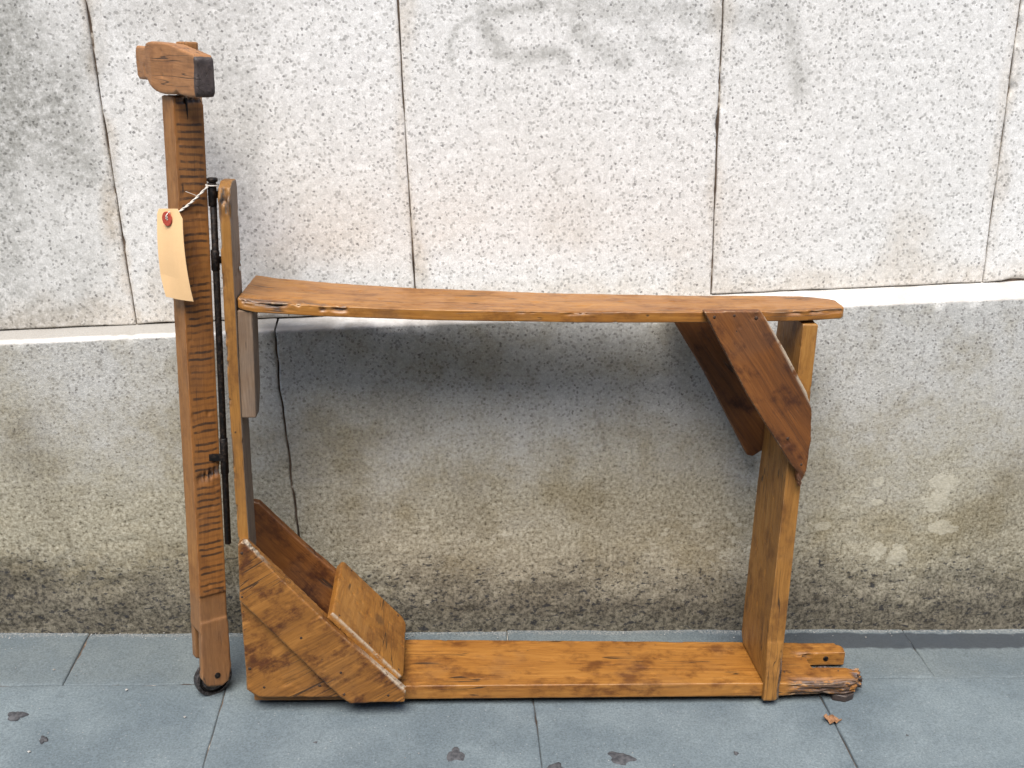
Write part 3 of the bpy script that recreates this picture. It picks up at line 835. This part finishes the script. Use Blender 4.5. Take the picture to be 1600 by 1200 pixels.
# --- diagonal brackets under the seat
def br_broken(c):
    return np.maximum(0.45 * sstep(0.375, 0.345, c[:, 2]), 0.7 * sstep(0.0, 0.006, c[:, 0] - (0.432 - 0.52 * (c[:, 2] - 0.451))) * sstep(0.44, 0.5, c[:, 2]))
near_br = timber('seat_bracket', [([(0.279, 0.5785), (0.353, 0.5805), (0.387, 0.532), (0.424, 0.473), (0.433, 0.450), (0.437, 0.410), (0.436, 0.372), (0.434, 0.352),
                                    (0.430, 0.339), (0.425, 0.346), (0.424, 0.362), (0.416, 0.371), (0.347, 0.467)], -0.0145, -0.0005, 'y')],
                  M['brown'], scooter, (0.6, 0, -0.8), seed=14, broken=br_broken, lump=0.0006, worn=lambda c: sstep(-0.0015, 0.0015, c[:, 0] - (0.353 + (0.5805 - c[:, 2]) * 0.62)) * sstep(0.42, 0.46, c[:, 2]) * 0.9)
near_br['label'] = 'dark stained diagonal bracket on the near side, chipped at its tip'
far_br = timber('seat_bracket', [([(0.258, 0.5545), (0.345, 0.5545), (0.420, 0.42), (0.420, 0.345), (0.405, 0.334), (0.396, 0.335), (0.321, 0.462)], 0.1215, 0.1345, 'y')],
                 M['brown'], scooter, (0.6, 0, -0.8), seed=16)
for (x, z) in ((0.293, 0.5715), (0.3185, 0.574), (0.347, 0.5715), (0.4275, 0.3735), (0.405, 0.41)):
    nail((x, -0.0150, z), (0, -1, 0), 0.0028, near_br)

# --- toe box at the foot of the upright
side = timber('side_panel', [([(-0.3115, 0.258), (-0.3020, 0.2605), (-0.200, 0.1475), (-0.108, 0.050), (-0.112, 0.030), (-0.188, 0.026), (-0.292, 0.027), (-0.308, 0.038), (-0.3125, 0.17)],
                                   -0.0140, 0.0, 'y')], M['panel'], scooter, (1, 0, 0.55), seed=18)
def dg_broken(c):
    x, y, z = c.T
    return 0.35 * sstep(-0.004, 0.0015, z - (0.264 - 1.06 * (x + 0.301))) * sstep(-0.20, -0.28, x)
diag = timber('diagonal_board', [([(-0.3105, 0.261), (-0.305, 0.266), (-0.299, 0.264), (-0.258, 0.214), (-0.190, 0.140), (-0.092, 0.043), (-0.094, 0.025), (-0.168, 0.0235), (-0.182, 0.034), (-0.3115, 0.180)],
                                  -0.0255, -0.0142, 'y')], M['panel'], scooter, (0.84, 0, 0.54), seed=20, broken=dg_broken, lump=0.0005, worn=lambda c: sstep(-0.0020, 0.001, ((c[:, 2] - 0.264) + 1.075 * (c[:, 0] + 0.301)) * 0.68))
for (x, y, z) in ((-0.3055, -0.0258, 0.249), (-0.3075, -0.0258, 0.186), (-0.3035, -0.0145, 0.072), (-0.285, -0.0145, 0.043), (-0.210, -0.0145, 0.045), (-0.176, -0.0258, 0.038), (-0.116, -0.0258, 0.036),
                  (-0.232, -0.0258, 0.125), (-0.180, -0.0258, 0.072)):
    nail((x, y, z), (0, -1, 0), 0.0030, side if y > -0.02 else diag)
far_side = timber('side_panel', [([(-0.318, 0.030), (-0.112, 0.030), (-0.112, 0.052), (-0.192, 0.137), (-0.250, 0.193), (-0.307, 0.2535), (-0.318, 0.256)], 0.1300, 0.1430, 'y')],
                  M['brown'], scooter, (1, 0, -1), seed=22)  # darker than the near panel: dark stain, with the box's shade in the colour
# sloping foot board lying across the two sides
ax_ = np.array([0.6853, 0.0, -0.7283]); nx_ = np.array([0.7283, 0.0, 0.6853]); o_ = np.array([-0.1995, 0.0, 0.1490])
def foot_xf(co):
    return o_ + co[:, :1] * ax_ + co[:, 1:2] * np.array([0, 1.0, 0]) + co[:, 2:3] * nx_
foot = timber('foot_board', [([(0.0, -0.0165), (0.134, -0.0160), (0.139, -0.010), (0.139, 0.134), (0.130, 0.1435), (0.004, 0.1440), (0.0, 0.139)], 0.0015, 0.0125, 'z')],
              M['amber'], scooter, (0, 1, 0), seed=24, xf=foot_xf, worn=lambda c: 0.8 * sstep(-0.013, -0.0155, c[:, 1]) * sstep(0.007, 0.011, c[:, 2]))
for (a, b) in ((0.012, -0.008), (0.070, -0.008), (0.128, -0.006), (0.02, 0.137), (0.12, 0.135)):
    p_ = foot_xf(np.array([[a, b, 0.0128]]))[0]
    nail(p_, nx_, 0.0025, foot)

# --- steering post, turned out towards the viewer by 37 degrees
PSI = math.radians(33)
Ta = np.array([math.cos(PSI), math.sin(PSI), 0]); Tb = np.array([-math.sin(PSI), math.cos(PSI), 0]); Pn0 = np.array([-0.3705, 0.012, 0.0])
def post_xf(co): return Pn0 + co[:, :1] * Ta + co[:, 1:2] * Tb + np.array([0, 0, 1.0]) * co[:, 2:3]
def PX(a, b, z): return Vector(Pn0 + a * Ta + b * Tb + np.array([0, 0, z]))
S2, S1 = 0.0372, 0.0370
def post_mark(co): return np.stack([co[:, 2], co[:, 0], co[:, 1]], 1)
def post_broken(co):
    a, b, z = co.T
    return np.maximum(0.9 * np.exp(-((z - 0.338 - 0.25 * (a - 0.02)) / 0.006) ** 2) * sstep(0.006, 0.001, b) * sstep(0.0, 0.02, a), 0.8 * sstep(0.81, 0.819, z) * sstep(0.004, 0.0, b))
post = timber('steering_post', [
    (rect(0, S2, 0.165, 0.8205), 0.0, S1, 'y'),
    ([(-0.002, 0.110), (S2 + 0.001, 0.110), (S2 + 0.001, 0.17), (0.0, 0.17)], 0.0022, S1, 'y'),
    ([(-0.003, 0.040), (0.004, 0.026), (0.026, 0.020), (0.036, 0.026), (S2 + 0.003, 0.046), (S2 + 0.001, 0.125), (-0.001, 0.125)], 0.0005, 0.0110, 'y'),
    ([(0.0, 0.058), (S2, 0.040), (S2, 0.125), (0.0, 0.125)], 0.0295, S1 + 0.004, 'y'),
    (rect(0.0190, S2 - 0.001, 0.80, 0.8825), 0.004, S1 - 0.004, 'y')],
    M['post'], scooter, (0, 0, 1), seed=26, xf=post_xf, mark=post_mark, broken=post_broken)
cyl('axle_hole', PX(0.019, 0.0028, 0.0395), PX(0.019, -0.0006, 0.0395), 0.0042, M['iron'], post, n=14, cap=0.05)
# split at the head of the post
mesh_obj('split', [tuple(PX(a, b, z)) for a, b, z in ((0.0150, -0.0006, 0.8185), (0.0175, -0.0006, 0.8185), (0.0172, -0.0006, 0.800), (0.0165, -0.0006, 0.7935), (0.0158, -0.0006, 0.802),
                                                      (0.0150, 0.003, 0.8185), (0.0175, 0.003, 0.8185), (0.0172, 0.003, 0.800), (0.0165, 0.003, 0.7935), (0.0158, 0.003, 0.802))],
         [(0, 1, 2, 3, 4), (5, 9, 8, 7, 6), (0, 5, 6, 1), (1, 6, 7, 2), (2, 7, 8, 3), (3, 8, 9, 4), (4, 9, 5, 0)], M['iron'], post, smooth=False)

# handlebar let into the front of the post head; b runs from the near grip to the far grip
bar_side = [(-0.086, 0.828), (-0.083, 0.8235), (-0.060, 0.8225), (-0.036, 0.8240), (-0.026, 0.8275), (-0.014, 0.8235), (0.010, 0.8225), (0.030, 0.8245), (0.052, 0.8320), (0.062, 0.8370), (0.100, 0.8360), (0.106, 0.840),
            (0.107, 0.870), (0.103, 0.8755), (0.080, 0.8745), (0.066, 0.8745), (0.058, 0.8795), (0.040, 0.8815), (-0.005, 0.8800), (-0.045, 0.8740), (-0.080, 0.8690), (-0.086, 0.864)]
def bar_bend(co):
    co = co.copy()
    b = co[:, 1]
    t_ = np.clip(1 - np.abs(b - 0.040) / 0.055, 0, 1)
    front_ = sstep(0.016, -0.004, co[:, 0])
    co[:, 0] -= 0.0050 * t_ * front_
    return co
handlebar = timber('handlebar', [(bar_side, -0.0045, 0.0175, 'x')], M['handle'], scooter, (0, 1, 0), seed=28, voxel=0.0016, smooth=2,
                   bend=bar_bend, xf=post_xf, lump=0.0016,
                   endmat=(M['endgrain'], lambda c: ((c - Pn0) @ Tb) < -0.0828))

# wheels: salvaged ball bearings
waxis = Vector((math.sin(PSI), -math.cos(PSI), 0))
wc = PX(0.0200, 0.0205, 0.0262)
wheel = ring('front_wheel', wc, waxis, 0.0262, 0.0215, 0.0125, M['bearing'], scooter)
ring('race', (0, 0, 0), waxis, 0.0213, 0.0175, 0.0070, M['iron'], wheel)
ring('inner_ring', (0, 0, 0), waxis, 0.0175, 0.0120, 0.0125, M['bearing'], wheel)
cyl('axle', -waxis * 0.0165, waxis * 0.0095, 0.0118, M['grey_wood'], wheel, n=20, cap=0.15)
rw_ax = Vector((0.10, -0.55, 0.83)).normalized()
rwheel = ring('rear_wheel', (0.524, 0.040, 0.0075), rw_ax, 0.0270, 0.0190, 0.0085, M['bearing'], scooter)
ring('race', (0, 0, 0), rw_ax, 0.0186, 0.0130, 0.0050, M['iron'], rwheel)
timber('axle_stub', [([(0.522, 0.006), (0.538, 0.000), (0.553, 0.008), (0.558, 0.018), (0.550, 0.034), (0.528, 0.036)], 0.0010, 0.0115, 'z')], M['endgrain'], scooter, (1, 0, 0), seed=33, lump=0.0035)

# hinge: long bolt with sleeves on the upright and a staple in the post
rod = cyl('hinge_rod', (-0.3335, 0.030, 0.2365), (-0.3325, 0.030, 0.722), 0.0043, M['iron'], scooter, n=16)
cyl('rod_head', (-0.3325, 0.030, 0.7195), (-0.3325, 0.030, 0.7250), 0.0066, M['iron'], scooter, n=12)
for (z0_, z1_) in ((0.690, 0.7185), (0.610, 0.636), (0.338, 0.388)):
    sl = cyl('hinge_sleeve', (-0.3333, 0.030, z0_), (-0.3333, 0.030, z1_), 0.0053, M['iron'], scooter, n=18, cap=0.12)
    zc = 0.5 * (z0_ + z1_); c0 = sl.location.copy()
    if z0_ > 0.5: s = [(-0.3345, -0.3180, 0.0345, 0.0375)]
    else: s = [(-0.352, -0.332, 0.0240, 0.0270)]
    for (xa, xb, ya, yb) in s:
        V = [Vector(v) - c0 for v in box_verts(xa, xb, ya, yb, zc - 0.005, zc + 0.004)]
        st = mesh_obj('strap', V, BOXF, M['iron'], sl, smooth=False)

# screws and a fleck of old paint on the upright
for (y, z) in ((0.012, 0.398), (0.034, 0.392)): nail((-0.3043, y, z), (1, 0, 0), 0.0026, upright, M['bearing'])
nail((-0.3120, -0.0004, 0.4065), (0, -1, 0), 0.0018, upright)
cyl('paint_fleck', (-0.3043, 0.034, 0.612), (-0.3036, 0.034, 0.612), 0.0032, M['paint_fleck'], upright, n=9)
cyl('paint_fleck', (-0.3043, 0.040, 0.619), (-0.3036, 0.040, 0.619), 0.0024, M['paint_fleck'], upright, n=8)
nail((0.455, 0.030, 0.0342), (0, 0, 1), 0.0022, deck, M['bearing'])
nail((0.536, 0.032, 0.0342), (0, 0, 1), 0.0020, deck)

# origin bookkeeping: children of parts were written in scooter coordinates
for o in list(bpy.data.objects):
    p_ = o.parent
    if p_ is not None and p_.parent is scooter and o.type == 'MESH':
        if o.name.split('.')[0] in ('nail', 'axle_hole', 'paint_fleck', 'split'):
            o.location = Vector(o.location) - Vector(p_.location)

# ------------------------------------------------------------------ price tag hanging from the hinge
tagE = empty('price_tag', SM)
tag(tagE, 'blank manila tag with red eyelet tied by string to the hinge rod', 'tag')
tn = Vector((-0.63, -0.777, 0)).normalized()
corner = [(-0.4002, 0.0270, 0.6800), (-0.3985, 0.0257, 0.6860), (-0.3683, 0.0011, 0.6902), (-0.3608, -0.0050, 0.6790), (-0.3560, -0.0088, 0.6130), (-0.3536, -0.0108, 0.5792), (-0.3918, 0.0202, 0.5781), (-0.3985, 0.0258, 0.6050)]
# sheet in its own plane coordinates, gently curled
tu = Vector((0.777, -0.63, 0)).normalized()
p0 = Vector((-0.3813, 0.0116, 0.6761))
pl = [((Vector(c) - p0).dot(tu), c[2] - p0.z) for c in corner]
bm = bmesh.new()
bm.faces.new([bm.verts.new((a, b, 0)) for a, b in pl])
for kx in np.linspace(-0.022, 0.034, 8):
    g_ = bm.verts[:] + bm.edges[:] + bm.faces[:]; bmesh.ops.bisect_plane(bm, geom=g_, plane_co=(kx, 0, 0), plane_no=(1, 0, 0))
for kz in np.linspace(-0.095, 0.010, 14):
    g_ = bm.verts[:] + bm.edges[:] + bm.faces[:]; bmesh.ops.bisect_plane(bm, geom=g_, plane_co=(0, kz, 0), plane_no=(0, 1, 0))
ex = bmesh.ops.extrude_face_region(bm, geom=bm.faces[:])
for v in [q for q in ex['geom'] if isinstance(q, bmesh.types.BMVert)]: v.co.z += 0.0006
for v in bm.verts:
    a, b, c = v.co
    curl = -0.0040 * ((b + 0.045) / 0.055) ** 2 + 0.0018 * math.sin(a * 90) + 0.004 * max(0, (-0.07 - b) / 0.028) * (0.03 - a) / 0.05
    v.co = tu * a + Vector((0, 0, 1)) * b + tn * (c + curl + 0.004)
bmesh.ops.recalc_face_normals(bm, faces=bm.faces)
me = bpy.data.meshes.new('card'); bm.to_mesh(me); bm.free()
me.materials.append(M['card'])
card = bpy.data.objects.new('card', me); COL.objects.link(card); card.parent = tagE; card.location = p0
ey = ring('eyelet', Vector((0, 0, 0.0005)) + tn * 0.0046, tn, 0.0088, 0.0026, 0.0014, M['eyelet'], card, n=28)
def string(name, pts, r, parent, twist=True):
    cu = bpy.data.curves.new(name, 'CURVE'); cu.dimensions = '3D'; cu.bevel_depth = r; cu.bevel_resolution = 2
    s = cu.splines.new('NURBS'); s.points.add(len(pts) - 1); s.use_endpoint_u = True; s.order_u = 3
    for q, p_ in zip(s.points, pts): q.co = (*p_, 1)
    ob = bpy.data.objects.new(name + '_tmp', cu); COL.objects.link(ob)
    dg = bpy.context.evaluated_depsgraph_get(); dg.update()
    me = bpy.data.meshes.new_from_object(ob.evaluated_get(dg)); bpy.data.objects.remove(ob)
    me.materials.clear(); me.materials.append(M['string']); me.name = name
    o = bpy.data.objects.new(name, me); COL.objects.link(o); o.parent = parent
    return o
hole = p0 + tn * 0.0056
top_p = Vector((-0.3370, 0.0235, 0.7150))
def strand(ph, off):
    pts = []
    for i in range(25):
        s = i / 24
        q = hole.lerp(top_p, s) - Vector((0, 0, 0.0035 * math.sin(math.pi * s)))
        a = ph + s * 26
        d_ = (top_p - hole).normalized(); e1 = d_.orthogonal().normalized(); e2 = d_.cross(e1)
        w = 0.0008 + 0.0022 * max(0, 0.22 - s) / 0.22 * (1 if s > 0.03 else 0)
        pts.append(q + (e1 * math.cos(a) + e2 * math.sin(a)) * w)
    return pts
string('string', strand(0, 0), 0.00085, tagE)
string('string', strand(math.pi, 0), 0.00085, tagE)
loop = []
for i in range(22):
    a = -2.2 - i / 21 * 2 * math.pi * 1.6
    loop.append((-0.3332 + 0.0074 * math.cos(a), 0.030 + 0.0074 * math.sin(a), 0.7150 + 0.0012 * i / 21))
string('string', loop, 0.00085, tagE)
string('string', [tuple(hole - tn * 0.003 - Vector((0, 0, 0.001))), tuple(hole + Vector((0, 0, 0.002)) + tn * 0.001), tuple(hole + Vector((0.002, 0, 0.006)) + tn * 0.0015), tuple(hole + Vector((0.005, -0.001, 0.010)))], 0.00085, tagE)
string('string', [tuple(hole.lerp(top_p, 0.72)), tuple(hole.lerp(top_p, 0.70) + Vector((-0.004, -0.002, 0.003))), tuple(hole.lerp(top_p, 0.66) + Vector((-0.009, -0.003, 0.0075)))], 0.0003, tagE)

# ------------------------------------------------------------------ small things on the pavement
# dry leaf in the joint
LV, LF = [], []
nl = 9
for i in range(nl):
    s = i / (nl - 1)
    w = 0.0075 * math.sin(math.pi * min(1, s * 1.05 + 0.03)) * (1 + 0.35 * math.sin(i * 2.3))
    for j in (-1, -0.5, 0, 0.5, 1):
        LV.append(((s - 0.5) * 0.024, w * j, 0.003 + 0.0045 * abs(j) ** 1.5 * (0.6 + 0.4 * math.sin(i * 1.7)) + 0.003 * (s - 0.5) ** 2 * 4))
for i in range(nl - 1):
    for j in range(4):
        a = i * 5 + j
        LF.append((a, a + 5, a + 6, a + 1))
leaf = mesh_obj('dry_leaf', LV, LF, M['leaf'])
sd = leaf.modifiers.new('thickness', 'SOLIDIFY'); sd.thickness = 0.0004
leaf.location = (0.504, -0.231, gz(0.504) + 0.0005); leaf.rotation_euler = (0.15, 0.064, -0.35)
tag(leaf, 'small curled brown dry leaf lying in the paving joint', 'leaf')

# grit swept against the foot of the wall and a few pale crumbs
gv, gf = [], []
def crumb(x, y, r):
    b0 = len(gv)
    c = Vector((x, y, gz(x) + r * 0.35))
    for v in ((1, 0, 0), (-1, 0, 0), (0, 1, 0), (0, -1, 0), (0, 0, 0.8), (0, 0, -0.8)):
        gv.append(tuple(c + Vector(v) * r * random.uniform(0.6, 1.2)))
    for f_ in ((0, 2, 4), (2, 1, 4), (1, 3, 4), (3, 0, 4), (2, 0, 5), (1, 2, 5), (3, 1, 5), (0, 3, 5)): gf.append(tuple(b0 + q for q in f_))
for i in range(260):
    crumb(random.uniform(-0.8, 1.0), -0.004 - abs(random.gauss(0, 0.010)), random.uniform(0.0005, 0.0015))
for i in range(60):
    crumb(random.uniform(-0.7, 0.9), random.uniform(-0.34, -0.02), random.uniform(0.0005, 0.0012))
for (x, y) in ((-0.600, -0.097), (-0.576, -0.273), (-0.486, -0.145), (-0.392, -0.206), (0.63, -0.026), (0.545, -0.058)): crumb(x, y, 0.0024)
grit = mesh_obj('grit', gv, gf, M['grit'], smooth=False)
grit['kind'] = 'stuff'
tag(grit, 'pale grit and crumbs scattered along the foot of the wall', 'grit')

# pale dried splash beside the front wheel
